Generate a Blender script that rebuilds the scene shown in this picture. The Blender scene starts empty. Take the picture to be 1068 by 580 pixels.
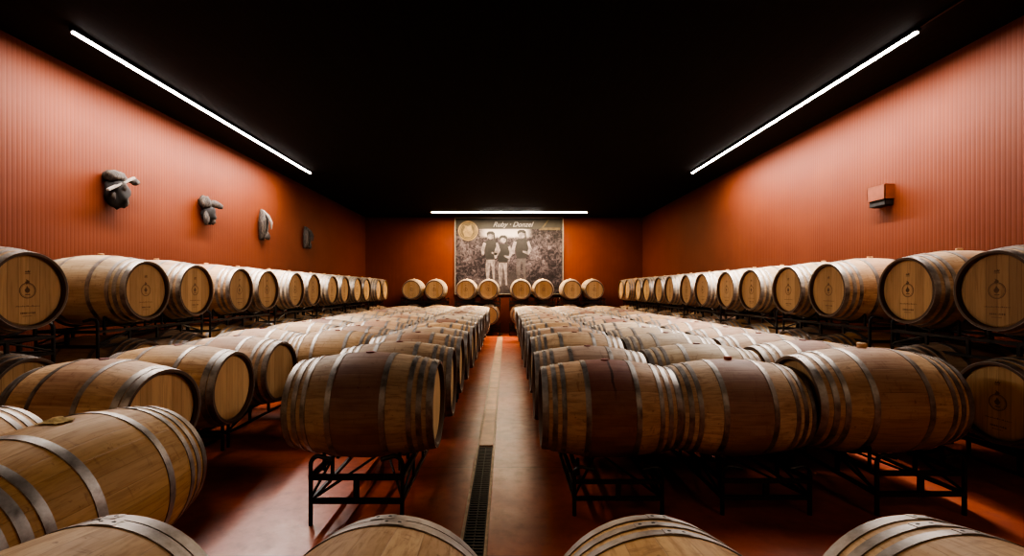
import bpy, bmesh, math, random
from math import pi, sin, cos, radians
from mathutils import Vector, Matrix, noise
random.seed(7)
C = bpy.context.scene.collection
sc = bpy.context.scene

# ------------------------------------------------------------------ helpers
def link(o, parent=None):
    C.objects.link(o)
    if parent is not None: o.parent = parent
    return o

def bm_mesh(bm, name, mats, smooth=False):
    me = bpy.data.meshes.new(name)
    bmesh.ops.recalc_face_normals(bm, faces=bm.faces)
    if smooth:
        for f in bm.faces: f.smooth = True
    bm.to_mesh(me); bm.free()
    for m in (mats if isinstance(mats, (list, tuple)) else [mats]): me.materials.append(m)
    return me

def obj(name, bm, mats, parent=None, smooth=False, sharp=None):
    me = bm_mesh(bm, name, mats, smooth)
    if sharp is not None:
        me.set_sharp_from_angle(angle=radians(sharp))
    return link(bpy.data.objects.new(name, me), parent)

def empty(name, loc=(0, 0, 0), rotz=0, label=None, cat=None, group=None):
    o = bpy.data.objects.new(name, None); o.empty_display_size = .1
    o.location = loc; o.rotation_euler = (0, 0, rotz); link(o)
    tag(o, label, cat, group)
    return o

def tag(o, label=None, cat=None, group=None, kind=None):
    if label: o['label'] = label
    if cat: o['category'] = cat
    if group: o['group'] = group
    if kind: o['kind'] = kind
    return o

def dup(root, loc, rotz, label, group):
    r = root.copy(); C.objects.link(r); r.location = loc; r.rotation_euler = (0, 0, rotz)
    r['label'] = label; r['group'] = group
    for ch in list(root.children):
        c = ch.copy(); C.objects.link(c); c.parent = r
        for g in list(ch.children):
            d = g.copy(); C.objects.link(d); d.parent = c
    return r

def box(bm, x0, x1, y0, y1, z0, z1, mi=0, bevel=0):
    ret = bmesh.ops.create_cube(bm, size=1)
    vs = ret['verts']
    for v in vs:
        v.co = Vector(((x0 + x1) / 2 + v.co.x * (x1 - x0), (y0 + y1) / 2 + v.co.y * (y1 - y0), (z0 + z1) / 2 + v.co.z * (z1 - z0)))
    fs = {f for v in vs for f in v.link_faces}
    for f in fs: f.material_index = mi
    if bevel:
        es = list({e for v in vs for e in v.link_edges})
        bmesh.ops.bevel(bm, geom=es, offset=bevel, segments=2, affect='EDGES', clamp_overlap=True)

def tube(bm, pts, r, seg=8, mi=0):
    """tube along a polyline"""
    pts = [Vector(p) for p in pts]; rings = []
    n = len(pts)
    prev_n = None
    for i, p in enumerate(pts):
        if i == 0: t = pts[1] - p
        elif i == n - 1: t = p - pts[i - 1]
        else: t = (pts[i + 1] - p).normalized() + (p - pts[i - 1]).normalized()
        t.normalize()
        if prev_n is None:
            a = Vector((0, 0, 1)) if abs(t.z) < .9 else Vector((1, 0, 0))
            nn = t.cross(a).normalized()
        else:
            nn = (prev_n - t * prev_n.dot(t)).normalized()
        prev_n = nn
        b = t.cross(nn)
        rr = r[i] if isinstance(r, (list, tuple)) else r
        rings.append([bm.verts.new(p + (nn * cos(2 * pi * k / seg) + b * sin(2 * pi * k / seg)) * rr) for k in range(seg)])
    for i in range(n - 1):
        for k in range(seg):
            f = bm.faces.new((rings[i][k], rings[i][(k + 1) % seg], rings[i + 1][(k + 1) % seg], rings[i + 1][k]))
            f.material_index = mi
    bm.faces.new(rings[0][::-1]).material_index = mi
    bm.faces.new(rings[-1]).material_index = mi

def arc(c, r, a0, a1, n, plane='yz', x=0):
    out = []
    for i in range(n + 1):
        a = radians(a0 + (a1 - a0) * i / n)
        out.append((x, c[0] + r * cos(a), c[1] + r * sin(a)))
    return out

def lathe_x(bm, prof, seg=56, zc=0.35, mi=0, closed=False):
    """prof = list of (x, r); revolved about the axis y=0, z=zc"""
    rings = []
    for (x, r) in prof:
        rings.append([bm.verts.new((x, r * sin(2 * pi * k / seg), zc + r * cos(2 * pi * k / seg))) for k in range(seg)])
    m = len(prof)
    for i in range(m if closed else m - 1):
        A, B = rings[i], rings[(i + 1) % m]
        for k in range(seg):
            f = bm.faces.new((A[k], A[(k + 1) % seg], B[(k + 1) % seg], B[k])); f.material_index = mi
    return rings

# ------------------------------------------------------------------ node helpers
class NT:
    def __init__(s, name):
        s.m = bpy.data.materials.new(name); s.m.use_nodes = True
        s.t = s.m.node_tree; s.n = s.t.nodes; s.l = s.t.links
        s.b = s.n['Principled BSDF']; s.out = s.n['Material Output']
    def new(s, t, **kw):
        nd = s.n.new(t)
        for k, v in kw.items(): setattr(nd, k, v)
        return nd
    def link(s, a, b): s.l.new(a, b)
    def val(s, inp, v):
        if isinstance(v, bpy.types.NodeSocket): s.l.new(v, inp)
        else: inp.default_value = v
    def math(s, op, a, b=0.0, c=0.0, clamp=False):
        nd = s.new('ShaderNodeMath', operation=op); nd.use_clamp = clamp
        s.val(nd.inputs[0], a); s.val(nd.inputs[1], b); s.val(nd.inputs[2], c)
        return nd.outputs[0]
    def mix(s, f, a, b, mode='MIX'):
        nd = s.new('ShaderNodeMix', data_type='RGBA', blend_type=mode)
        s.val(nd.inputs[0], f); s.val(nd.inputs[6], a); s.val(nd.inputs[7], b)
        return nd.outputs[2]
    def ramp(s, fac, pts, interp='LINEAR'):
        nd = s.new('ShaderNodeValToRGB'); nd.color_ramp.interpolation = interp
        e = nd.color_ramp.elements
        while len(e) > 1: e.remove(e[-1])
        e[0].position = pts[0][0]; e[0].color = pts[0][1]
        for p, c in pts[1:]:
            x = e.new(p); x.color = c
        s.val(nd.inputs[0], fac)
        return nd.outputs[0]
    def noise(s, vec, scale, detail=3, rough=.55, dist=0, dim='3D'):
        nd = s.new('ShaderNodeTexNoise'); nd.noise_dimensions = dim
        if vec is not None: s.l.new(vec, nd.inputs['Vector'])
        nd.inputs['Scale'].default_value = scale; nd.inputs['Detail'].default_value = detail
        nd.inputs['Roughness'].default_value = rough; nd.inputs['Distortion'].default_value = dist
        return nd.outputs[0]
    def white(s, a, b=0.0):
        c = s.new('ShaderNodeCombineXYZ'); s.val(c.inputs[0], a); s.val(c.inputs[1], b)
        nd = s.new('ShaderNodeTexWhiteNoise'); nd.noise_dimensions = '2D'
        s.l.new(c.outputs[0], nd.inputs['Vector'])
        return nd.outputs['Value']
    def mapping(s, vec, scale=(1, 1, 1), loc=(0, 0, 0)):
        nd = s.new('ShaderNodeMapping'); s.l.new(vec, nd.inputs[0])
        s.val(nd.inputs['Scale'], scale)
        s.val(nd.inputs['Location'], loc)
        return nd.outputs[0]
    def bump(s, h, strength=.3, dist=.01):
        nd = s.new('ShaderNodeBump'); nd.inputs['Strength'].default_value = strength
        nd.inputs['Distance'].default_value = dist; s.l.new(h, nd.inputs['Height'])
        s.l.new(nd.outputs[0], s.b.inputs['Normal'])
    def smooth(s, v, a, b):
        nd = s.new('ShaderNodeMapRange', interpolation_type='SMOOTHSTEP')
        s.val(nd.inputs[0], v); nd.inputs[1].default_value = a; nd.inputs[2].default_value = b
        return nd.outputs[0]
def rgb(r, g, b): return (r, g, b, 1)

def set_bsdf(t, col=None, rough=None, metal=None, spec=None):
    if col is not None: t.val(t.b.inputs['Base Color'], col)
    if rough is not None: t.val(t.b.inputs['Roughness'], rough)
    if metal is not None: t.b.inputs['Metallic'].default_value = metal
    if spec is not None: t.b.inputs['Specular IOR Level'].default_value = spec

def mat_simple(name, col, rough=.5, metal=0, var=.15, scale=12):
    t = NT(name); tc = t.new('ShaderNodeTexCoord')
    n = t.noise(tc.outputs['Object'], scale, 4)
    d = rgb(*[c * (1 - var) for c in col]); l = rgb(*[min(1, c * (1 + var)) for c in col])
    set_bsdf(t, t.ramp(n, [(.3, d), (.7, l)]), rough, metal)
    return t.m

def mat_staves(name, base, light, stain_amt=0.0, dirt=.5, val=1.0, drip=0.0):
    t = NT(name); tc = t.new('ShaderNodeTexCoord'); oi = t.new('ShaderNodeObjectInfo')
    rnd = oi.outputs['Random']
    sep = t.new('ShaderNodeSeparateXYZ'); t.link(tc.outputs['Object'], sep.inputs[0])
    X, Y, Z = sep.outputs
    zc = t.math('SUBTRACT', Z, .35)
    ang = t.math('ARCTAN2', Y, zc)
    u = t.math('ADD', t.math('MULTIPLY', ang, 28 / (2 * pi)), t.math('ADD', 100.5, 0.0))
    idx = t.math('FLOOR', u); fr = t.math('FRACT', u)
    w = t.white(idx, t.math('MULTIPLY', rnd, 37.0))
    col = t.mix(w, base, light)
    # long grain
    off = t.new('ShaderNodeCombineXYZ'); t.val(off.inputs[0], t.math('MULTIPLY', rnd, 23.0)); t.val(off.inputs[1], t.math('MULTIPLY', w, 9.0))
    va = t.new('ShaderNodeVectorMath', operation='ADD'); t.link(tc.outputs['Object'], va.inputs[0]); t.link(off.outputs[0], va.inputs[1])
    gr = t.noise(t.mapping(va.outputs[0], (2.2, 38, 38)), 1.6, 5, .62, .4)
    col = t.mix(t.math('MULTIPLY', t.smooth(gr, .42, .72), .3 + .6 * dirt), col, rgb(base[0] * .5, base[1] * .40, base[2] * .33))
    # broad blotches
    bl = t.noise(va.outputs[0], 3.2, 4, .6)
    col = t.mix(t.math('MULTIPLY', t.smooth(bl, .48, .75), dirt), col, rgb(base[0] * .5, base[1] * .4, base[2] * .36))
    # streaks and splashes running down the sides
    dr = t.noise(t.mapping(va.outputs[0], (9, 2.2, 2.2)), 2.3, 5, .7, .8)
    col = t.mix(t.math('MULTIPLY', t.smooth(dr, .56, .70), .2 + .7 * dirt), col, rgb(base[0] * .38, base[1] * .24, base[2] * .22))
    sp = t.noise(va.outputs[0], 26, 3, .7)
    col = t.mix(t.math('MULTIPLY', t.smooth(sp, .64, .72), .5), col, rgb(base[0] * .3, base[1] * .2, base[2] * .18))
    # wine stain band round the bung
    if stain_amt:
        wob = t.math('MULTIPLY', t.math('SUBTRACT', t.noise(va.outputs[0], 9, 3), .5), .03)
        ax = t.math('ADD', t.math('ABSOLUTE', X), wob)
        m = t.math('SUBTRACT', 1.0, t.smooth(ax, .145, .165))
        m = t.math('MULTIPLY', m, t.math('ADD', .55, t.math('MULTIPLY', bl, .6)))
        col = t.mix(t.math('MULTIPLY', m, stain_amt, clamp=True), col, rgb(.16, .055, .05))
        # drip below the bung
        dx = t.math('ABSOLUTE', t.math('ADD', t.math('SUBTRACT', X, .012), t.math('MULTIPLY', t.math('SUBTRACT', t.noise(tc.outputs['Object'], 14, 2), .5), .03)))
        dm = t.math('MULTIPLY', t.math('SUBTRACT', 1.0, t.smooth(dx, .004, .012)), t.smooth(Z, .45, .62))
        col = t.mix(t.math('MULTIPLY', dm, drip), col, rgb(.03, .012, .01))
    # soak marks round the bung
    bx = t.math('ADD', t.math('POWER', X, 2.0), t.math('POWER', Y, 2.0))
    bm_ = t.math('MULTIPLY', t.math('SUBTRACT', 1.0, t.smooth(t.math('ADD', t.math('SQRT', bx), t.math('MULTIPLY', gr, .05)), .05, .10)), t.smooth(Z, .4, .6))
    col = t.mix(t.math('MULTIPLY', bm_, .45), col, rgb(.17, .07, .055))
    # stave joints
    e = t.math('MINIMUM', fr, t.math('SUBTRACT', 1.0, fr))
    jm = t.math('SUBTRACT', 1.0, t.smooth(e, .0, .03))
    col = t.mix(t.math('MULTIPLY', jm, .22), col, rgb(.05, .025, .015))
    hs = t.new('ShaderNodeHueSaturation')
    t.val(hs.inputs['Value'], t.math('MULTIPLY', t.math('ADD', .82, t.math('MULTIPLY', rnd, .36)), val))
    t.val(hs.inputs['Saturation'], t.math('SUBTRACT', 1.08, t.math('MULTIPLY', t.white(t.math('MULTIPLY', rnd, 91.0)), .22)))
    t.link(col, hs.inputs['Color'])
    set_bsdf(t, hs.outputs[0], t.math('ADD', .5, t.math('MULTIPLY', gr, .25)), 0, .35)
    t.bump(t.math('SUBTRACT', t.math('MULTIPLY', gr, .25), jm), .35, .003)
    return t.m

def mat_head(name, a, b):
    t = NT(name); tc = t.new('ShaderNodeTexCoord'); oi = t.new('ShaderNodeObjectInfo')
    sep = t.new('ShaderNodeSeparateXYZ'); t.link(tc.outputs['Object'], sep.inputs[0])
    rnd = oi.outputs['Random']
    u = t.math('ADD', t.math('MULTIPLY', sep.outputs[1], 13.0), t.math('ADD', 50.0, rnd))
    idx = t.math('FLOOR', u); fr = t.math('FRACT', u)
    w = t.white(idx, t.math('MULTIPLY', rnd, 11.0))
    col = t.mix(w, a, b)
    off = t.new('ShaderNodeCombineXYZ'); t.val(off.inputs[2], t.math('MULTIPLY', w, 13.0)); t.val(off.inputs[1], t.math('MULTIPLY', rnd, 7.0))
    va = t.new('ShaderNodeVectorMath', operation='ADD'); t.link(tc.outputs['Object'], va.inputs[0]); t.link(off.outputs[0], va.inputs[1])
    gr = t.noise(t.mapping(va.outputs[0], (40, 40, 2.4)), 1.5, 5, .62, .5)
    col = t.mix(t.math('MULTIPLY', t.smooth(gr, .42, .75), .4), col, rgb(a[0] * .5, a[1] * .42, a[2] * .35))
    e = t.math('MINIMUM', fr, t.math('SUBTRACT', 1.0, fr))
    jm = t.math('SUBTRACT', 1.0, t.smooth(e, 0, .035))
    col = t.mix(t.math('MULTIPLY', jm, .5), col, rgb(.06, .03, .012))
    hs = t.new('ShaderNodeHueSaturation'); t.val(hs.inputs['Value'], t.math('ADD', .85, t.math('MULTIPLY', rnd, .3)))
    t.link(col, hs.inputs['Color'])
    set_bsdf(t, hs.outputs[0], .55, 0, .3)
    t.bump(t.math('SUBTRACT', t.math('MULTIPLY', gr, .2), jm), .3, .002)
    return t.m

def mat_hoop(name):
    t = NT(name); tc = t.new('ShaderNodeTexCoord'); oi = t.new('ShaderNodeObjectInfo')
    off = t.new('ShaderNodeVectorMath', operation='ADD'); t.link(tc.outputs['Object'], off.inputs[0])
    c = t.new('ShaderNodeCombineXYZ'); t.val(c.inputs[0], t.math('MULTIPLY', oi.outputs['Random'], 31.0)); t.link(c.outputs[0], off.inputs[1])
    n = t.noise(off.outputs[0], 9, 5, .65)
    n2 = t.noise(off.outputs[0], 70, 3, .6)
    col = t.ramp(n, [(.3, rgb(.13, .105, .09)), (.5, rgb(.30, .265, .24)), (.72, rgb(.46, .42, .39))])
    set_bsdf(t, col, t.math('ADD', .34, t.math('MULTIPLY', n, .35)), .75)
    t.bump(n2, .08, .002)
    return t.m

M = {}
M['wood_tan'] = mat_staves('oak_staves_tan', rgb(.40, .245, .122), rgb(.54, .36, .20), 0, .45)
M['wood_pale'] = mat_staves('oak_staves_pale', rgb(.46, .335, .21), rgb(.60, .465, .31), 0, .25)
M['wood_stain'] = mat_staves('oak_staves_wine_stained', rgb(.40, .255, .14), rgb(.52, .36, .215), .75, .4)
M['wood_drip'] = mat_staves('oak_staves_wine_dripped', rgb(.42, .26, .15), rgb(.56, .38, .24), .95, .4, 1.0, .85)
M['wood_pink'] = mat_staves('oak_staves_pink_washed', rgb(.44, .28, .165), rgb(.58, .405, .26), .35, .35)
M['wood_gold'] = mat_staves('oak_staves_golden', rgb(.46, .27, .115), rgb(.57, .365, .175), 0, .3)
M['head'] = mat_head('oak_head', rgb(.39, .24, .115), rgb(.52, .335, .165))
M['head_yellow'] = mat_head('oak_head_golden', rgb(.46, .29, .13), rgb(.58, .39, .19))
M['hoop'] = mat_hoop('galvanised_hoop')
M['rivet'] = mat_simple('rivet_steel', (.05, .045, .04), .45, .8)
M['chime'] = mat_simple('shaded_chime', (.10, .06, .038), .6)  # chime wood, darkened further to carry the shadow at the hoop's side
M['bung'] = mat_simple('bung_wood', (.62, .38, .2), .7)
M['bung_red'] = mat_simple('bung_stained', (.16, .035, .03), .55)
M['bung_redwood'] = mat_simple('bung_red_brown', (.34, .09, .05), .6)
M['burlap'] = mat_simple('burlap', (.5, .36, .16), .95, 0, .35, 60)
M['ink'] = mat_simple('burnt_stamp', (.17, .10, .055), .8)
M['rack'] = mat_simple('rack_black_paint', (.018, .015, .014), .42, .3, .3, 30)

# ------------------------------------------------------------------ barrel
HL = .475
RB, RH = .350, .287
def R(x): return RB - (RB - RH) * (abs(x) / HL) ** 1.9

def body_bm(seg=56):
    bm = bmesh.new()
    xs = [-HL + .95 * i / 26 for i in range(27)]
    prof = [(x, R(x)) for x in xs]
    prof += [(HL, RH - .018), (HL - .018, RH - .024), (HL - .034, RH - .024)]
    prof = [(-HL + .034, RH - .024), (-HL + .018, RH - .024), (-HL, RH - .018)] + prof
    lathe_x(bm, prof, seg)
    for f in bm.faces:
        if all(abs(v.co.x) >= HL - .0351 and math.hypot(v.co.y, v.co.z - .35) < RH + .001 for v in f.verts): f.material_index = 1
    return bm
def hoop_bm(x0, x1, rivets=True, seg=56, ph=0.0):
    bm = bmesh.new(); th = .0035
    xm = (x0 + x1) / 2
    prof = [(x0, R(x0) - .001), (x0, R(x0) + th), (xm, R(xm) + th + .0006), (x1, R(x1) + th), (x1, R(x1) - .001)]
    lathe_x(bm, prof, seg)
    if rivets:
        for k, a in enumerate((ph - .055, ph + .055)):
            r = R(xm) + th
            p = Vector((xm, r * sin(a), .35 + r * cos(a)))
            ret = bmesh.ops.create_uvsphere(bm, u_segments=8, v_segments=5, radius=.0065)
            for v in ret['verts']:
                v.co = Vector((v.co.x, v.co.y, v.co.z * .5)); v.co = Matrix.Rotation(-a, 3, 'X') @ v.co; v.co += p
            for f in {f for v in ret['verts'] for f in v.link_faces}: f.material_index = 1
        # lap joint plate
        a0, a1 = ph - .10, ph + .10
        vs = []
        for a in (a0, a0 + .05, a0 + .1, a0 + .15, a1):
            vs.append([bm.verts.new((x, (R(x) + th + .0018) * sin(a), .35 + (R(x) + th + .0018) * cos(a))) for x in (x0 + .001, x1 - .001)])
        for i in range(4): bm.faces.new((vs[i][0], vs[i + 1][0], vs[i + 1][1], vs[i][1]))
        bm.faces.new([bm.verts.new((x, (R(x) + th + k) * sin(a1), .35 + (R(x) + th + k) * cos(a1))) for x, k in ((x0 + .001, 0), (x1 - .001, 0), (x1 - .001, .0018), (x0 + .001, .0018))])
    return bm
def head_bm(side):
    bm = bmesh.new(); x = side * (HL - .030); r = RH - .0235
    c0 = bm.verts.new((x, 0, .35)); seg = 56
    ra = [bm.verts.new((x, (r - .012) * sin(2 * pi * k / seg), .35 + (r - .012) * cos(2 * pi * k / seg))) for k in range(seg)]
    rb = [bm.verts.new((x - side * .006, r * sin(2 * pi * k / seg), .35 + r * cos(2 * pi * k / seg))) for k in range(seg)]
    for k in range(seg):
        bm.faces.new((c0, ra[k], ra[(k + 1) % seg])); bm.faces.new((ra[k], rb[k], rb[(k + 1) % seg], ra[(k + 1) % seg]))
    return bm
def stamp_bm(side, full=True):
    """burnt mark: a ring with a little flame figure, small strokes of print below and a crown above"""
    bm = bmesh.new(); x = side * (HL - .0292)
    def P(y, z): return bm.verts.new((x, y * side, .35 + z))
    def ring(cy, cz, ro, ri, n=36, sy=1.0):
        o = [P(cy + ro * cos(2 * pi * k / n) * sy, cz + ro * sin(2 * pi * k / n)) for k in range(n)]
        i = [P(cy + ri * cos(2 * pi * k / n) * sy, cz + ri * sin(2 * pi * k / n)) for k in range(n)]
        for k in range(n): bm.faces.new((o[k], o[(k + 1) % n], i[(k + 1) % n], i[k]))
    def quad(y0, y1, z0, z1): bm.faces.new((P(y0, z0), P(y1, z0), P(y1, z1), P(y0, z1)))
    ring(0, 0, .060, .054); ring(0, 0, .050, .0478)
    def blob(pts): bm.faces.new([P(y, z) for y, z in pts])
    blob([(-.012, .050), (-.02, .064), (-.008, .072), (-.014, .086), (.004, .078), (.014, .07), (.01, .054)])
    blob([(-.016, -.012), (-.022, .004), (-.010, .020), (-.004, .036), (.008, .018), (.018, .006), (.012, -.010), (.0, -.02)])
    blob([(-.02, -.034), (-.014, -.026), (.016, -.026), (.02, -.034)])
    if full:
        rr = random.Random(3)
        y = -.085
        while y < .085:
            w = rr.choice((.004, .006, .009)); quad(y, y + w, -.122, -.116 + rr.choice((0, .004))); y += w + .005
        y = -.05
        while y < .05:
            w = rr.choice((.004, .007, .010)); quad(y, y + w, -.176, -.166 + rr.choice((0, .003))); y += w + .004
        y = -.035
        while y < .035:
            w = rr.choice((.004, .007)); quad(y, y + w, -.196, -.190); y += w + .004
        blob([(-.02, .135), (-.014, .15), (-.004, .143), (.004, .155), (.012, .145), (.02, .152), (.016, .135)])
        quad(-.02, .02, .124, .129)
    return bm
def bung_bm(kind):
    bm = bmesh.new(); z0 = .70
    h, r = {'tall': (.030, .028), 'mid': (.018, .026), 'red': (.022, .028)}.get(kind, (.006, .030))
    seg = 20
    prof = [(r * .92, z0 - .006), (r * .95, z0 + h * .4), (r, z0 + h * .8), (r * .9, z0 + h), (r * .35, z0 + h * .96)]
    rings = [[bm.verts.new((q * cos(2 * pi * k / seg), q * sin(2 * pi * k / seg), z)) for k in range(seg)] for q, z in prof]
    for i in range(len(prof) - 1):
        for k in range(seg): bm.faces.new((rings[i][k], rings[i][(k + 1) % seg], rings[i + 1][(k + 1) % seg], rings[i + 1][k]))
    bm.faces.new(rings[-1])
    return bm
def burlap_bm():
    bm = bmesh.new(); n = 14
    g = [[None] * (n + 1) for _ in range(n + 1)]
    for i in range(n + 1):
        for j in range(n + 1):
            u, v = i / n * 2 - 1, j / n * 2 - 1
            x, y = u * .042, v * .045
            x += .012 * noise.noise(Vector((u * 2, v * 2, 3))); y += .012 * noise.noise(Vector((u * 2, v * 2, 9)))
            z = .35 + math.sqrt(max(0, R(x) ** 2 - y * y)) + .004 + .016 * math.exp(-(u * u + v * v) * 3) + .007 * abs(noise.noise(Vector((u * 5, v * 5, 1))))
            g[i][j] = bm.verts.new((x, y, z))
    for i in range(n):
        for j in range(n): bm.faces.new((g[i][j], g[i + 1][j], g[i + 1][j + 1], g[i][j + 1]))
    return bm

HOOPS = []
for s in (-1, 1):
    for a, b in ((.433, .4745), (.372, .405), (.312, .343), (.150, .186)):
        HOOPS.append((min(s * a, s * b), max(s * a, s * b)))
HOOPS6 = []
for s in (-1, 1):
    for a, b in ((.430, .4745), (.380, .424), (.150, .184)):
        HOOPS6.append((min(s * a, s * b), max(s * a, s * b)))
MESH = {}
for k in ('wood_tan', 'wood_pale', 'wood_stain', 'wood_drip', 'wood_pink', 'wood_gold'):
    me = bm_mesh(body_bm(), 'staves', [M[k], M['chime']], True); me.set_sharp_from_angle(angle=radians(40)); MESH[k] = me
for i, (a, b) in enumerate(HOOPS):
    me = bm_mesh(hoop_bm(a, b, ph=(.09 if i % 2 else -.08) + (.25 if i in (3, 7) else 0)), 'hoop', [M['hoop'], M['rivet']], True); me.set_sharp_from_angle(angle=radians(45)); MESH['hoop%d' % i] = me
for i, (a, b) in enumerate(HOOPS6):
    me = bm_mesh(hoop_bm(a, b, ph=(.07 if i % 2 else -.05)), 'hoop', [M['hoop'], M['rivet']], True); me.set_sharp_from_angle(angle=radians(45)); MESH['hoopw%d' % i] = me
for s in (-1, 1):
    for hm in ('head', 'head_yellow'): MESH['%s%d' % (hm, s)] = bm_mesh(head_bm(s), 'head', M[hm])
    MESH['stamp%d' % s] = bm_mesh(stamp_bm(s), 'burnt_stamp', M['ink'])
MESH['bung_tall'] = bm_mesh(bung_bm('tall'), 'bung', M['bung'], True)
MESH['bung_mid'] = bm_mesh(bung_bm('mid'), 'bung', M['bung'], True)
MESH['bung_red'] = bm_mesh(bung_bm('red'), 'bung', M['bung_redwood'], True)
MESH['bung_flat'] = bm_mesh(bung_bm('flat'), 'bung', M['bung_red'], True)
MESH['burlap'] = bm_mesh(burlap_bm(), 'burlap_patch', M['burlap'], True)

def child(name, me, parent, label=None):
    o = bpy.data.objects.new(name, me); link(o, parent)
    if label: o['label'] = label
    return o
def make_barrel(wood, head, bung, stamp, wide):
    r = empty('wine_barrel')
    r['category'] = 'barrel'
    child('staves', MESH[wood], r)
    for i in range(6 if wide else 8): child('hoop', MESH[('hoopw%d' if wide else 'hoop%d') % i], r)
    for s in (-1, 1):
        h = child('barrel_head', MESH['%s%d' % (head, s)], r)
        if stamp: child('burnt_stamp', MESH['stamp%d' % s], h, 'dark burnt ring emblem')
    if bung == 'burlap':
        child('bung', MESH['bung_flat'], r); child('burlap_patch', MESH['burlap'], r, 'frayed burlap patch over the bung')
    else: child('bung', MESH['bung_' + bung], r)
    return r
PROTO = {}
def barrel(x, y, zc, rotz, label, group, wood='wood_tan', head='head', bung='flat', stamp=False, wide=False, scale=1.0):
    key = (wood, head, bung, stamp, wide)
    loc = (x, y, zc - .35 * scale)
    if key not in PROTO:
        r = make_barrel(*key); PROTO[key] = r
        r.location = loc; r['label'] = label; r['group'] = group
    else: r = dup(PROTO[key], loc, 0, label, group)
    r.rotation_euler = (0, 0, rotz); r.scale = (scale, scale, scale)
    return r

# ------------------------------------------------------------------ rack (two barrels side by side along local y, axes along local x)
def end_frame_bm(y):
    bm = bmesh.new(); w = .285; z1 = .395; rr = .05
    pts = [(-w, y, .0), (-w, y, z1 - rr)]
    for i in range(1, 6):
        a = pi - i * pi / 10; pts.append((-w + rr + rr * cos(a), y, z1 - rr + rr * sin(a)))
    left = pts + [(-w + .13, y, z1 - .02)]
    tube(bm, left, .0135); tube(bm, [(-a, b, c) for a, b, c in left], .0135)
    box(bm, -w, w, y - .012, y + .012, .26, .29); box(bm, -w, w, y - .012, y + .012, .125, .153)
    box(bm, -.016, .016, y - .010, y + .010, .15, .265)
    return bm
def side_rail_bm(s):
    bm = bmesh.new(); x = s * .285
    box(bm, x - .013, x + .013, -.72, .72, .262, .288)
    box(bm, x - .010, x + .010, -.71, .71, .128, .150)
    for q in (-.36, 0, .36): box(bm, x - .009, x + .009, q - .012, q + .012, .14, .27)
    tube(bm, [(x, -.70, .16), (x, -.36, .262)], .009); tube(bm, [(x, .70, .16), (x, .36, .262)], .009)
    return bm
def cradle_bm(s, yc):
    bm = bmesh.new(); x = s * .245
    rr = R(x) + .020
    pts = arc((yc, .31 + .35), rr, 270 - 44, 270 + 44, 14, x=x)
    tube(bm, pts, .012)
    box(bm, x - .01, x + .01, yc - .012, yc + .012, .262, .31 + .35 - rr)
    for q in (-1, 1):
        y0 = yc + q * rr * sin(radians(44)); z0 = .66 - rr * cos(radians(44))
        tube(bm, [(x, y0, z0), (x, y0, .275)], .011)
    return bm
def brace_bm():
    bm = bmesh.new()
    tube(bm, [(-.285, -.70, .14), (.285, .70, .27)], .009)
    tube(bm, [(.285, -.70, .14), (-.285, .70, .27)], .009)
    return bm
RACK = None
def rack(x, y, z, rotz, label, group, zs=1.0, ys=1.0):
    global RACK
    if RACK is None:
        r = empty('barrel_rack'); r['category'] = 'barrel rack'; RACK = r
        for yy in (-.715, .715): obj('end_frame', end_frame_bm(yy), M['rack'], r, True, 40)
        for s in (-1, 1): obj('side_rail', side_rail_bm(s), M['rack'], r, True, 40)
        for yc in (-.36, .36):
            for s in (-1, 1): obj('cradle', cradle_bm(s, yc), M['rack'], r, True, 40)
        obj('cross_brace', brace_bm(), M['rack'], r, True, 40)
        r.location = (x, y, z); r.rotation_euler = (0, 0, rotz); r['label'] = label; r['group'] = group
    else: r = dup(RACK, (x, y, z), rotz, label, group)
    r.scale = (1, ys, zs)
    return r

CAMH = 1.47
ORD = ['first', 'second', 'third', 'fourth', 'fifth', 'sixth', 'seventh', 'eighth', 'ninth', 'tenth', 'eleventh', 'twelfth', 'thirteenth', 'fourteenth', 'fifteenth', 'sixteenth']
rnd = random.Random(11)
ZLO = .66; ZUP = 1.462

# ---- wall rows, two tiers
def wall_side(side, ys):
    xh = -3.58 if side == 'left' else 3.50
    sg = -1 if side == 'left' else 1
    xc = xh + sg * HL
    for i, y in enumerate(ys):
        yaw = rnd.uniform(-.02, .02)
        o = ORD[i - (1 if side == 'left' else 0)]
        lab = 'pale oak barrel on the upper tier along the %s wall, %s counted from the front' % (side, o)
        if side == 'left' and i == 0: lab = 'pale oak barrel at the near end of the left upper tier, just beyond the frame'
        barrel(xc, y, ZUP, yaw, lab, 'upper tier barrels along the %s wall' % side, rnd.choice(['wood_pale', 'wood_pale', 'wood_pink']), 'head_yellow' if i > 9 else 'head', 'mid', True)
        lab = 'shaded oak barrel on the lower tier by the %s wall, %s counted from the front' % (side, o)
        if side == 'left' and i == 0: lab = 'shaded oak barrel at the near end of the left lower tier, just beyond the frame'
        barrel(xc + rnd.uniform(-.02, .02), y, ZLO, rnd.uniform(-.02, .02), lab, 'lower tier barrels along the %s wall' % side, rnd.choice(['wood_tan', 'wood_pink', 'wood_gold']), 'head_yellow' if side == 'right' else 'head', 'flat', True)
    for k in range(0, len(ys) - 1, 2):
        yc = (ys[k] + ys[k + 1]) / 2
        j = ORD[k // 2]
        rack(xc, yc, 0.0, 0, 'black steel rack on the floor by the %s wall, %s from the front' % (side, j), 'floor racks by the %s wall' % side)
        rack(xc, yc, ZUP - ZLO, 0, 'black steel rack under the upper tier by the %s wall, %s from the front' % (side, j), 'upper racks by the %s wall' % side)
YL = [2.70, 3.42, 4.54, 5.26, 6.13, 6.85, 7.75, 8.47, 9.39, 10.11, 10.98, 11.70, 12.76, 13.48]
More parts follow.
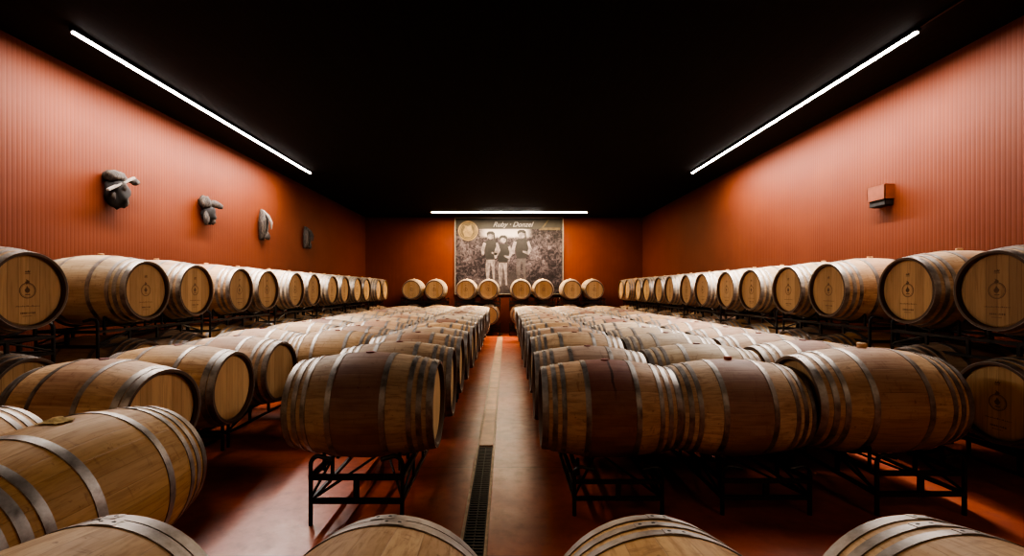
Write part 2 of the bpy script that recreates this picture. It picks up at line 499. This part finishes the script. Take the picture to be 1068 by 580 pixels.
YR = [2.54, 3.26, 4.10, 4.82, 5.69, 6.41, 7.36, 8.08, 8.95, 9.67, 10.57, 11.29, 12.35, 13.07][0:14]
YR = [3.26, 3.98, 4.96, 5.68, 6.54, 7.26, 8.15, 8.87, 9.76, 10.48, 11.39, 12.11, 13.16, 13.90]
wall_side('left', YL)
wall_side('right', YR)

# ---- central blocks, one tier
ROWS = [3.27, 3.97, 4.85, 5.57, 6.45, 7.17, 8.06, 8.78, 9.66, 10.38, 11.28, 12.00, 12.88]
def column(xc, side, colname, rows, over=None, zc=ZLO, rr=0):
    over = over or {}
    for i, y in enumerate(rows):
        d = dict(wood=rnd.choice(['wood_tan', 'wood_pink', 'wood_stain', 'wood_pale', 'wood_tan', 'wood_pink']), head='head', bung='flat', stamp=False)
        zz = zc + rnd.uniform(-.006, .006); xx = xc + rnd.uniform(-.012, .012); yaw = rnd.uniform(-.025, .025)
        if rnd.random() < .5: yaw += pi
        lab = 'oak barrel in the %s column of the %s block, %s row from the front' % (colname, side, ORD[i + rr])
        if i in over:
            ov = dict(over[i]); lab = ov.pop('label', lab); xx = ov.pop('x', xx); y = ov.pop('y', y); zz = ov.pop('z', zz); yaw = ov.pop('yaw', yaw)
            d.update(ov)
        barrel(xx, y, zz, yaw, lab, 'single tier barrels in the %s block' % side, **d)
    k = 0
    while k < len(rows):
        y2 = rows[k + 1] if k + 1 < len(rows) and rows[k + 1] - rows[k] < .8 else rows[k] + .72
        if k == 0 and 0 in over and 'y' in over[0]: yc = (over[0]['y'] + y2) / 2; 
        else: yc = (rows[k] + y2) / 2
        zs = 1.0 if (0 not in over or k > 0 or 'z' not in over[0]) else (over[0]['z'] - .35) / .31
        rack(xc, yc, 0, 0, 'black steel rack under the %s column of the %s block, %s from the front' % (colname, side, ORD[k // 2]), 'racks under the %s block' % side, zs)
        k += 2

column(-.935, 'left', 'aisle side', ROWS, {0: dict(wood='wood_stain', label='wine-stained barrel with grey hoops nearest the camera left of the aisle drain', yaw=0.0, x=-.935, z=.688, y=3.12),
    1: dict(wood='wood_tan', yaw=0.02)})
column(-1.905, 'left', 'middle', [5.12, 5.84, 6.72, 7.44, 8.30, 9.02, 9.90, 10.62, 11.50, 12.22, 13.05], {0: dict(wood='wood_tan', yaw=0)})
ROWL = [3.03, 3.76, 4.54, 5.34] + ROWS[4:]
column(-2.875, 'left', 'wall side', ROWL, {
    0: dict(wood='wood_pink', x=-2.74, y=3.09, z=.645, wide=True, yaw=-.14, label='long pinkish barrel at left with plain tan head facing the aisle, nearest of three'),
    1: dict(wood='wood_tan', x=-2.72, yaw=.0, wide=True, label='tan barrel with round plain head, second of three behind the frontmost left ones'),
    2: dict(wood='wood_pink', x=-2.70, yaw=-.06, label='barrel with tan head partly turned away, third of three at left, behind the others')})
column(.728, 'right', 'aisle side', ROWS, {0: dict(wood='wood_drip', z=.598, y=3.36, x=.728, yaw=-.02, label='wine-stained barrel with dark drip nearest the camera right of the aisle drain'),
    1: dict(wood='wood_pink', z=.62, y=4.02)})
column(1.695, 'right', 'middle', ROWS, {0: dict(wood='wood_stain', bung='red', z=.60, y=3.38, x=1.65, yaw=.0, label='brown barrel with red bung, middle of the front three right of the aisle'),
    1: dict(wood='wood_pale', z=.64, y=4.02)})
column(2.70, 'right', 'wall side', ROWS, {0: dict(wood='wood_pink', z=.658, y=3.37, x=2.64, yaw=.0, scale=1.09, bung='tall', label='large barrel with tan cork bung, rightmost of the front three right of the aisle'), 1: dict(y=4.13)})

# ---- foreground barrels seen from above, axes along the view
FG = [(-1.05, 'partly hidden barrel in the bottom left corner with two grey hoops', 'wood_gold'),
      (-.309, 'barrel end at the bottom edge just left of the drain channel', 'wood_tan'),
      (.388, 'barrel end at the bottom edge just right of the drain channel', 'wood_gold'),
      (1.10, 'barrel end at the bottom right corner with bright riveted hoops', 'wood_gold')]
for x, lab, w in FG:
    barrel(x, .773, .56, pi / 2, lab, 'foreground barrels at the bottom edge', w, 'head', 'flat', False, wide=x < 0)
barrel(-1.80, 1.815, .59, pi / 2, 'large golden barrel with bright hoops and burlap bung patch at lower left', 'foreground barrels at the lower left', 'wood_gold', 'head', 'burlap')
barrel(-2.53, 1.815, .59, pi / 2, 'hooped barrel end at the left edge beyond the burlap patch', 'foreground barrels at the lower left', 'wood_gold', 'head', 'flat')
zs = .24 / .31
rack(-.68, .773, 0, pi / 2, 'black steel rack under the two bottom edge barrels left of the drain', 'foreground racks', .21 / .31)
rack(.744, .773, 0, pi / 2, 'black steel rack under the two bottom edge barrels right of the drain', 'foreground racks', .21 / .31)
rack(-2.165, 1.815, 0, pi / 2, 'black steel rack under the golden barrel with the burlap patch', 'foreground racks', zs)

# ---- back wall pairs
BK = [-2.98, -2.26, -1.27, -.56, .47, 1.18, 2.07, 2.77]
for i, x in enumerate(BK):
    yy = 14.2 + HL
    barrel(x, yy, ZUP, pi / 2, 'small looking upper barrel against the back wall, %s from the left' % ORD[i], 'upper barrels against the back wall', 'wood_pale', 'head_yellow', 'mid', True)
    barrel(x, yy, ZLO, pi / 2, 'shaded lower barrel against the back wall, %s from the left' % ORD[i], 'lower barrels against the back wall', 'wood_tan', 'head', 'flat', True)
for k in range(0, 8, 2):
    xc = (BK[k] + BK[k + 1]) / 2
    rack(xc, 14.2 + HL, 0, pi / 2, 'black steel floor rack against the back wall, %s from the left' % ORD[k // 2], 'floor racks at the back wall')
    rack(xc, 14.2 + HL, ZUP - ZLO, pi / 2, 'black steel upper rack against the back wall, %s from the left' % ORD[k // 2], 'upper racks at the back wall')

# ------------------------------------------------------------------ room
XL, XR, YB, YF, H = -4.75, 4.60, 15.3, -7.0, CAMH + 2.44
def mat_wall(name, axis):
    t = NT(name); tc = t.new('ShaderNodeTexCoord'); sep = t.new('ShaderNodeSeparateXYZ'); t.link(tc.outputs['Object'], sep.inputs[0])
    u = sep.outputs[axis]
    ph = t.math('MULTIPLY', u, 2 * pi / .045)
    rib = t.math('ADD', t.math('MULTIPLY', t.math('SINE', ph), .5), .5)
    st = t.white(t.math('FLOOR', t.math('MULTIPLY', u, 1 / .045)))
    n = t.noise(tc.outputs['Object'], 1.1, 4, .6)
    n2 = t.noise(t.mapping(tc.outputs['Object'], (22, 22, .7)), 1, 4, .6)
    col = t.ramp(n, [(.3, rgb(.120, .025, .0080)), (.7, rgb(.155, .036, .012))])
    col = t.mix(t.math('MULTIPLY', t.smooth(n2, .35, .7), .35), col, rgb(.12, .027, .010))
    col = t.mix(t.math('MULTIPLY', t.math('SUBTRACT', 1.0, t.smooth(rib, .0, .35)), .32), col, rgb(.11, .022, .008))
    set_bsdf(t, col, .62, 0, .25)
    t.bump(t.math('ADD', t.smooth(rib, 0, .5), t.math('MULTIPLY', n2, .3)), .28, .005)
    return t.m
M['wall_side'] = mat_wall('terracotta_cladding_side', 1)
M['wall_back'] = mat_wall('terracotta_cladding_back', 0)
def mat_ceiling():
    t = NT('dark_ceiling_board'); tc = t.new('ShaderNodeTexCoord'); sep = t.new('ShaderNodeSeparateXYZ'); t.link(tc.outputs['Object'], sep.inputs[0])
    n = t.noise(t.mapping(tc.outputs['Object'], (60, 1.2, 1)), 1, 4, .6)
    fr = t.math('FRACT', t.math('MULTIPLY', sep.outputs[1], 1 / 1.2)); e = t.math('MINIMUM', fr, t.math('SUBTRACT', 1.0, fr))
    j = t.math('SUBTRACT', 1.0, t.smooth(e, 0, .006))
    col = t.ramp(n, [(.3, rgb(.006, .005, .0045)), (.7, rgb(.014, .011, .010))])
    set_bsdf(t, col, .75, 0, .12)
    t.bump(t.math('SUBTRACT', n, j), .4, .004)
    return t.m
M['ceiling'] = mat_ceiling()
def mat_floor():
    t = NT('terracotta_floor'); tc = t.new('ShaderNodeTexCoord'); co = tc.outputs['Object']
    sep = t.new('ShaderNodeSeparateXYZ'); t.link(co, sep.inputs[0])
    n = t.noise(co, 1.3, 6, .65, .3); n2 = t.noise(co, 9, 5, .65); n3 = t.noise(co, 45, 3)
    col = t.ramp(n, [(.28, rgb(.24, .045, .018)), (.5, rgb(.40, .085, .032)), (.72, rgb(.50, .15, .065))])
    col = t.mix(t.math('MULTIPLY', t.smooth(n2, .45, .7), .4), col, rgb(.20, .05, .025))
    col = t.mix(t.math('MULTIPLY', t.smooth(n, .58, .75), .35), col, rgb(.55, .30, .19))
    fy = t.math('FRACT', t.math('MULTIPLY', sep.outputs[1], 1 / 1.25)); e = t.math('MINIMUM', fy, t.math('SUBTRACT', 1.0, fy))
    j = t.math('SUBTRACT', 1.0, t.smooth(e, 0, .006))
    col = t.mix(t.math('MULTIPLY', j, .6), col, rgb(.05, .015, .01))
    set_bsdf(t, col, t.math('ADD', .19, t.math('MULTIPLY', n2, .36)), 0, .5)
    t.bump(t.math('ADD', t.math('MULTIPLY', n2, .6), t.math('MULTIPLY', n3, .3)), .12, .01)
    return t.m
M['floor'] = mat_floor()
def slab(name, x0, x1, y0, y1, z0, z1, m):
    bm = bmesh.new(); box(bm, x0, x1, y0, y1, z0, z1); return tag(obj(name, bm, m), kind='structure')
DX0, DX1 = -.272, -.108
bm = bmesh.new()
box(bm, XL - .1, DX0, YF, YB + .1, -.1, 0); box(bm, DX1, XR + .1, YF, YB + .1, -.1, 0); box(bm, DX0, DX1, YF, YB + .1, -.1, -.07)
tag(obj('floor', bm, M['floor']), kind='structure')
slab('ceiling', XL - .1, XR + .1, YF, YB + .1, H, H + .1, M['ceiling'])
slab('wall_left', XL - .1, XL, YF, YB + .1, 0, H, M['wall_side'])
slab('wall_right', XR, XR + .1, YF, YB + .1, 0, H, M['wall_side'])
slab('wall_back', XL, XR, YB, YB + .1, 0, H, M['wall_back'])
slab('wall_front', XL, XR, YF - .1, YF, 0, H, M['wall_back'])

# ---- drain channel: open grate near, cover plates beyond
M['grate'] = mat_simple('grate_iron', (.02, .017, .016), .5, .6, .3, 40)
M['edge'] = mat_simple('channel_edge_steel', (.42, .30, .22), .5, .2, .3, 15)
M['cover'] = mat_simple('channel_cover', (.50, .31, .19), .45, .1, .35, 5)
t = empty('floor_drain', (-.19, 4.2, 0), 0, 'long drain channel down the aisle with open black grate and tan cover strip', 'drain')
g = bmesh.new(); y = -6.9 - 4.2
y0g, y1g = -3.5 - 4.2 + 4.2, 4.27
yy = -3.5
while yy < 4.25:
    box(g, -.060, .060, yy - 4.2, yy - 4.2 + .014, -.022, -.004); yy += .033
for xx in (-.060, 0, .060): box(g, xx - .004, xx + .004, -7.7, .06, -.026, -.006)
obj('grate', g, M['grate'], t)
for s in (-1, 1):
    b = bmesh.new(); x0, x1 = (s * .064, s * .081); box(b, min(x0, x1), max(x0, x1), -7.7, 10.0, -.06, .002); obj('channel_edge', b, M['edge'] , t)
for k in range(8):
    a = .075 + k * 1.25
    b = bmesh.new(); box(b, -.063, .063, a, min(a + 1.242, 10.0), -.02, .001, 0, .002); obj('cover_plate', b, M['cover'], t)

# ---- strip lights
def mat_emit(name, col, s):
    t = NT(name); t.b.inputs['Base Color'].default_value = rgb(.9, .9, .9)
    t.b.inputs['Emission Color'].default_value = rgb(*col); t.b.inputs['Emission Strength'].default_value = s
    return t.m
LS = 600.0
M['strip'] = mat_emit('led_diffuser', (1, .93, .86), LS)
M['strip_fill'] = mat_emit('added_fill_emitter', (1, .78, .55), 160)  # emitter of the added fill strips behind the camera
M['strip_edge'] = mat_emit('led_diffuser_edge', (1, .95, .9), 30)
M['strip_edge_warm'] = mat_emit('led_diffuser_edge_warm', (1, .7, .45), 4)
M['strip_back'] = mat_emit('led_diffuser_back', (1, .74, .46), 560)
M['strip_back_hot'] = mat_emit('led_diffuser_back_bright', (1, .78, .54), 860)
M['housing'] = mat_simple('light_housing_black', (.012, .011, .01), .5, .2)
def strip(name, x, y0, y1, label, m, zoff=.045):
    t = empty(name, (x, (y0 + y1) / 2, H), 0, label, 'strip light')
    L = (y1 - y0) / 2
    b = bmesh.new(); box(b, -.02, .02, -L - .02, L + .02, -zoff + .004, 0); obj('housing', b, M['housing'], t)
    b = bmesh.new(); box(b, -.017, .017, -L, L, -zoff - .006, -zoff + .004)
    b.faces.ensure_lookup_table()
    for f in b.faces: f.material_index = 0 if f.calc_center_median().z < -zoff - .005 else 1
    obj('diffuser', b, [m, M['strip_edge']], t)
    return t
strip('strip_light', -4.03, 4.22, 9.32, 'long white linear ceiling light beside the left wall', M['strip'])
tr = strip('strip_light', 3.82, 4.22, 9.32, 'long white linear ceiling light beside the right wall', M['strip'])
b = bmesh.new(); box(b, -.012, .012, -5.2, -2.58, -.02, 0); obj('unlit_track', b, M['housing'], tr)
t = empty('strip_light', (.105, 14.05, H), 0, 'warm linear ceiling light running across in front of the back wall poster', 'strip light')
b = bmesh.new(); box(b, -2.42, 2.42, -.022, .022, -.036, 0); obj('housing', b, M['housing'], t)
for x0, x1, m in ((-2.4, -.93, 'strip_back'), (-.925, 1.0, 'strip_back_hot'), (1.005, 2.4, 'strip_back')):
    b = bmesh.new(); box(b, x0, x1, -.022, .022, -.05, -.036)
    for f in b.faces: f.material_index = 0 if f.calc_center_median().z < -.0495 else 1
    obj('diffuser', b, [M[m], M['strip_edge_warm'] if m == 'strip_back' else M['strip_edge']], t)
# added unseen fill strips behind the camera, warm and dimmer, to brighten barrel fronts
strip('strip_light', -4.03, -5.6, -.6, 'added fill light strip by the left wall, unseen behind the camera', M['strip_fill'])
strip('strip_light', 3.82, -5.6, -.6, 'added fill light strip by the right wall, unseen behind the camera', M['strip_fill'])

# ---- red box on the right wall
M['box_red'] = mat_simple('painted_terracotta', (.20, .052, .022), .5)
M['box_dark'] = mat_simple('box_inside_dark', (.01, .006, .005), .6)
t = empty('wall_light_box', (XR, 5.5, CAMH + 1.09), 0, 'small terracotta painted box with dark underside mounted on the right wall', 'wall box')
b = bmesh.new()
# shell tapering downward
for (x0, x1, y0, y1, z0, z1) in ((-.12, -.11, -.13, .13, -.01, .16), (-.12, 0, -.13, -.12, -.01, .16), (-.12, 0, .12, .13, -.01, .16), (-.12, 0, -.13, .13, .155, .165)):
    box(b, x0, x1, y0, y1, z0, z1)
obj('cover', b, M['box_red'], t)
b = bmesh.new(); box(b, -.105, 0, -.122, .122, -.085, .12, 0, .008); obj('lower_housing', b, M['box_dark'], t)

# ---- wall sculptures on the left wall
def mat_drift():
    t = NT('weathered_wood'); tc = t.new('ShaderNodeTexCoord')
    n = t.noise(t.mapping(tc.outputs['Object'], (8, 8, 3)), 3, 6, .7, .6)
    set_bsdf(t, t.ramp(n, [(.3, rgb(.012, .008, .007)), (.5, rgb(.038, .027, .021)), (.7, rgb(.12, .092, .07))]), .8)
    t.bump(n, .6, .02); return t.m
M['drift'] = mat_drift()
M['drift_dark'] = mat_simple('weathered_wood_dark', (.009, .006, .005), .85, 0, .4, 20)
M['drift_light'] = mat_simple('weathered_wood_light', (.24, .20, .17), .75, 0, .3, 25)
def lump(bm, c, s, seed, amp=.25, sub=3, mi=0):
    ret = bmesh.ops.create_icosphere(bm, subdivisions=sub, radius=1)
    for v in ret['verts']:
        d = 1 + amp * noise.noise(v.co * 1.9 + Vector((seed, seed * 2, 0))) + amp * .4 * noise.noise(v.co * 5 + Vector((seed, 0, 0)))
        v.co = Vector((c[0] + v.co.x * s[0] * d, c[1] + v.co.y * s[1] * d, c[2] + v.co.z * s[2] * d))
def bow(bm, half, height, depth, seed, thick=.03, n=14):
    """hollow pod: a bent shell open on one side, like a split stump"""
    rows = []
    for i in range(n + 1):
        v = i / n; zz = (v - .5) * height
        w = half * (math.sin(pi * min(max((v ** 1.35) * .96 + .03, 0), 1)) ** .8) * (1.0 - .25 * v); depth_ = depth * (.06 + .94 * math.sin(pi * min(v * .9 + .08, 1)) ** .6)
        row = []
        for j in range(13):
            a = radians(-150 + 300 * j / 12)
            k = 1 + .18 * noise.noise(Vector((cos(a), sin(a) + v * 3, seed)))
            row.append(bm.verts.new((depth_ * (.5 - .5 * cos(a)) * k, -w * sin(a) * k + .03 * (v - .5), zz)))
        rows.append(row)
    for i in range(n):
        for j in range(12): bm.faces.new((rows[i][j], rows[i][j + 1], rows[i + 1][j + 1], rows[i + 1][j]))
def solid(o, th):
    m = o.modifiers.new('thick', 'SOLIDIFY'); m.thickness = th; m.offset = 0
def sculpture(y, z, label, kind):
    t = empty('wall_sculpture', (XL, y, z), 0, label, 'wall sculpture', 'weathered wall sculptures on the left wall')
    t.scale = (.62, .85, 1) if kind < 2 else (.75, .85, 1)
    if kind == 0:
        b = bmesh.new(); lump(b, (.13, 0, .13), (.14, .17, .085), 1.3, .18); obj('crown', b, M['drift'], t, True)
        b = bmesh.new()
        vs = [(.02, -.26, .02), (.30, .27, .115), (.34, .29, .16), (.02, -.26, .045)]
        box(b, -.03, .03, -.25, .25, -.018, .010, 0, .006)
        for v in b.verts: v.co = Matrix.Rotation(.48, 3, 'X') @ v.co + Vector((.24, 0, .06))
        obj('brim', b, M['drift_light'], t, True, 40)
        b = bmesh.new(); lump(b, (.13, .02, -.06), (.15, .17, .17), 4.1, .35); obj('trunk', b, M['drift_dark'], t, True)
        b = bmesh.new(); lump(b, (.20, .10, -.12), (.06, .055, .085), 6.6, .3, 2); lump(b, (.19, -.10, -.10), (.05, .04, .06), 2.6, .3, 2); lump(b, (.26, .03, .03), (.04, .05, .05), 3.6, .3, 2); obj('knot', b, M['drift'], t, True)
        b = bmesh.new(); lump(b, (.22, .24, .125), (.06, .09, .045), 8.2, .3, 2); obj('branch_stub', b, M['drift'], t, True)
    elif kind == 1:
        b = bmesh.new(); lump(b, (.12, -.07, .14), (.12, .13, .11), 2.3, .2); obj('crown', b, M['drift'], t, True)
        b = bmesh.new(); tube(b, [(.14, -.02, .13), (.20, .12, .15), (.24, .22, .13), (.25, .28, .12)], [.06, .06, .05, .035], 10); obj('branch_stub', b, M['drift'], t, True)
        b = bmesh.new(); lump(b, (.12, .03, -.03), (.13, .16, .14), 5.1, .35); obj('trunk', b, M['drift_dark'], t, True)
        b = bmesh.new(); lump(b, (.17, -.09, -.10), (.05, .07, .11), 6.1, .3, 2); lump(b, (.17, .10, -.13), (.06, .06, .06), 7.1, .3, 2); obj('knot', b, M['drift'], t, True)
    else:
        h = .58 if kind == 2 else .50
        b = bmesh.new(); bow(b, .15, h, .20, kind * 3.1); s = obj('hollow_shell', b, M['drift'], t, True); solid(s, .03)
        b = bmesh.new(); tube(b, [(.10, -.03, h * .46), (.17, .08, h * .30), (.20, .16, h * .10), (.20, .15, -h * .12)], [.02, .035, .035, .02], 8); obj('bent_branch', b, M['drift_light'] if kind == 2 else M['drift'], t, True)
        b = bmesh.new(); lump(b, (.13, .09, -h * .36), (.07, .07, .08), kind * 2.2, .35, 2); obj('knot', b, M['drift'], t, True)
        b = bmesh.new(); lump(b, (.04, 0, 0), (.05, .10, h * .36), 3.3, .2, 2); obj('trunk', b, M['drift_dark'], t, True)
sculpture(5.42, CAMH + 1.21, 'weathered grey wall sculpture with slanting plank brim, nearest of four on the left wall', 0)
sculpture(7.1, CAMH + 1.21, 'knobbly grey wall sculpture with stub pointing right, second of four on the left wall', 1)
sculpture(8.75, CAMH + 1.25, 'tall hollow shell-like grey wall sculpture, third of four on the left wall', 2)
sculpture(10.65, CAMH + 1.22, 'small dark hollow wall sculpture furthest along the left wall', 3)

# ---- poster on the back wall
def mat_photo():
    t = NT('vineyard_photo_print'); tc = t.new('ShaderNodeTexCoord'); co = tc.outputs['Object']
    sep = t.new('ShaderNodeSeparateXYZ'); t.link(co, sep.inputs[0]); X, Y, Z = sep.outputs
    n = t.noise(co, 5.5, 8, .78, 1.6); nb = t.noise(co, 1.7, 3, .5)
    leaf = t.math('ADD', t.math('MULTIPLY', nb, .35), t.math('MULTIPLY', n, .85))
    sky = t.math('MULTIPLY', t.smooth(t.math('ADD', Z, t.math('MULTIPLY', n, .3)), .72, .86), t.math('SUBTRACT', 1.0, t.smooth(t.math('ABSOLUTE', t.math('ADD', X, .12)), .55, .95)))
    path = t.math('MULTIPLY', t.math('SUBTRACT', 1.0, t.smooth(t.math('ABSOLUTE', X), .25, .8)), t.math('SUBTRACT', 1.0, t.smooth(Z, -.9, -.2)))
    g = t.ramp(leaf, [(.42, rgb(.005, .004, .005)), (.57, rgb(.020, .016, .020)), (.68, rgb(.085, .070, .080)), (.82, rgb(.20, .17, .18))])
    g = t.mix(sky, g, rgb(.42, .38, .37)); g = t.mix(t.math('MULTIPLY', path, .6), g, rgb(.055, .048, .05))
    set_bsdf(t, g, .5, 0, .2); return t.m
M['photo'] = mat_photo()
M['grey_light'] = mat_simple('print_light_grey', (.15, .128, .132), .5, 0, .5, 9)
M['grey_mid'] = mat_simple('print_mid_grey', (.05, .042, .046), .5, 0, .4, 10)
M['grey_dark'] = mat_simple('print_black', (.006, .005, .006), .5, 0, .5, 12)
M['frame'] = mat_simple('poster_frame', (.22, .19, .16), .4, .2)
M['banner'] = mat_simple('poster_banner', (.012, .010, .008), .5, 0, .6, 2.5)
M['gold'] = mat_simple('gold_print', (.17, .12, .055), .4, .3, .3, 8)
M['gold_dark'] = mat_simple('gold_print_dark', (.065, .048, .022), .45, .3, .3, 12)
M['white'] = mat_simple('white_print', (.22, .20, .20), .5, 0, .05)
PW, PH = 3.60, 2.53
px, pz = .095, CAMH + 1.13
t = empty('poster', (px, YB, pz), 0, 'large framed black and white vineyard photo poster on the back wall', 'poster')
b = bmesh.new(); box(b, -PW / 2, PW / 2, -.03, 0, -PH / 2, PH / 2); obj('photo_print', b, M['photo'], t)
b = bmesh.new()
fw = .035
for a in ((-PW / 2 - fw, PW / 2 + fw, PH / 2, PH / 2 + fw), (-PW / 2 - fw, PW / 2 + fw, -PH / 2 - fw, -PH / 2), (-PW / 2 - fw, -PW / 2, -PH / 2, PH / 2), (PW / 2, PW / 2 + fw, -PH / 2, PH / 2)):
    box(b, a[0], a[1], -.05, 0, a[2], a[3])
obj('frame', b, M['frame'], t)
b = bmesh.new(); box(b, -PW / 2, PW / 2, -.036, -.031, PH / 2 - .36, PH / 2); bn = obj('banner', b, M['banner'], t)
b = bmesh.new(); yb = -.0375
def flat(bm, pts, y): bm.faces.new([bm.verts.new((x, y, z)) for x, z in pts])
flat(b, [(1.0, .87), (1.08, .95), (PW / 2 - .08, .95), (PW / 2 - .08, .87)], yb); flat(b, [(1.1, .95), (1.30, 1.22), (1.36, 1.22), (1.16, .95)], yb)
obj('gold_flash', b, M['gold_dark'], bn)
cx, cz = -PW / 2 + .42, PH / 2 - .42
def disc(bm, cx, cz, r, y, n=40, r2=None):
    o = [bm.verts.new((cx + r * cos(2 * pi * k / n), y, cz + r * sin(2 * pi * k / n))) for k in range(n)]
    if r2 is None: bm.faces.new(o)
    else:
        i = [bm.verts.new((cx + r2 * cos(2 * pi * k / n), y, cz + r2 * sin(2 * pi * k / n))) for k in range(n)]
        for k in range(n): bm.faces.new((o[k], o[(k + 1) % n], i[(k + 1) % n], i[k]))
b = bmesh.new(); disc(b, cx, cz, .335, -.0385); md = obj('medallion', b, M['gold_dark'], t)
b = bmesh.new(); disc(b, cx, cz, .335, -.040, r2=.29); disc(b, cx, cz, .26, -.040, r2=.245)
flat(b, [(cx - .12, cz - .2), (cx - .17, cz - .02), (cx - .10, cz + .12), (cx - .13, cz + .20), (cx, cz + .15), (cx + .10, cz + .21), (cx + .12, cz + .08), (cx + .17, cz - .05), (cx + .08, cz - .21)], -.0402)
obj('medallion_relief', b, M['gold'], md)
cu = bpy.data.curves.new('title_lettering', 'FONT'); cu.body = 'Ruby · Donzel'; cu.size = .23; cu.shear = .4; cu.extrude = .001; cu.align_x = 'CENTER'; cu.offset = .002
tx = bpy.data.objects.new('title_lettering', cu); link(tx, t); tx.location = (.12, -.039, PH / 2 - .28); tx.rotation_euler = (pi / 2, 0, 0); cu.materials.append(M['white'])
dg = bpy.context.evaluated_depsgraph_get(); tm = bpy.data.meshes.new_from_object(tx.evaluated_get(dg)); mx = bpy.data.objects.new('title_lettering', tm); mx.location = tx.location; mx.rotation_euler = tx.rotation_euler; bpy.data.objects.remove(tx); mx.name = 'title_lettering'; link(mx, t)
def figure(x, z0, h, lean, top_mat, legs_mat, arms=1):
    """flat printed figure of a walking person"""
    y = -.0335
    def P(pts, yy): flat(bb, [(x + a * h * lean, z0 + c * h) for a, c in pts], yy)
    bb = bmesh.new()
    P([(-.085, .50), (-.10, .30), (-.075, .0), (-.035, .0), (-.02, .28), (.0, .44), (.03, .26), (.045, .02), (.085, .02), (.075, .28), (.085, .50)], y)
    lg = obj('printed_figure', bb, legs_mat, t)
    bb = bmesh.new(); P([(-.09, .48), (-.12, .66), (-.14, .82), (-.05, .86), (.05, .86), (.14, .82), (.12, .66), (.09, .48)], y - .001); obj('top', bb, top_mat, lg)
    bb = bmesh.new(); disc(bb, x, z0 + .94 * h, .062 * h, y - .0015, 20)
    P([(-.14, .82), (-.19, .66), (-.17, .56), (-.13, .57), (-.12, .68), (-.09, .80)], y - .0016)
    P([(.14, .82), (.19, .66), (.13, .55), (.02, .60), (.02, .63), (.12, .61), (.13, .68), (.10, .80)], y - .0016)
    obj('skin', bb, M['grey_light'], lg)
    bb = bmesh.new(); P([(-.07, .93), (-.08, 1.0), (-.04, 1.035), (.04, 1.035), (.08, 1.0), (.09, .86), (.055, .84), (.06, .96), (.0, .985), (-.05, .97)], y - .002); obj('hair', bb, M['grey_dark'], lg)
figure(-.62, -.95, 1.72, 1.0, M['grey_dark'], M['grey_light'])
figure(-.20, -1.02, 1.66, 1.0, M['grey_dark'], M['grey_light'])
figure(.42, -.92, 1.74, 1.05, M['grey_dark'], M['grey_mid'])

# ------------------------------------------------------------------ light and camera
w = bpy.data.worlds.new('world'); sc.world = w; w.use_nodes = True
w.node_tree.nodes['Background'].inputs[0].default_value = (1.0, .5, .28, 1); w.node_tree.nodes['Background'].inputs[1].default_value = .06
def area(name, loc, rot, sx, sy, power, col):
    l = bpy.data.lights.new(name, 'AREA'); l.shape = 'RECTANGLE'; l.size = sx; l.size_y = sy; l.energy = power; l.color = col
    o = bpy.data.objects.new(name, l); o.location = loc; o.rotation_euler = rot; link(o); return o
cam = bpy.data.cameras.new('camera'); co = bpy.data.objects.new('camera', cam); link(co)
co.location = (0, 0, CAMH); co.rotation_euler = (pi / 2, 0, 0)
cam.sensor_width = 36; cam.lens = 36 * 473 / 1068; cam.shift_x = 6 / 1068; cam.shift_y = 12 / 1068
cam.clip_start = .05
sc.camera = co
sc.view_settings.view_transform = 'AgX'
sc.view_settings.look = 'AgX - High Contrast'
sc.view_settings.exposure = 0.18
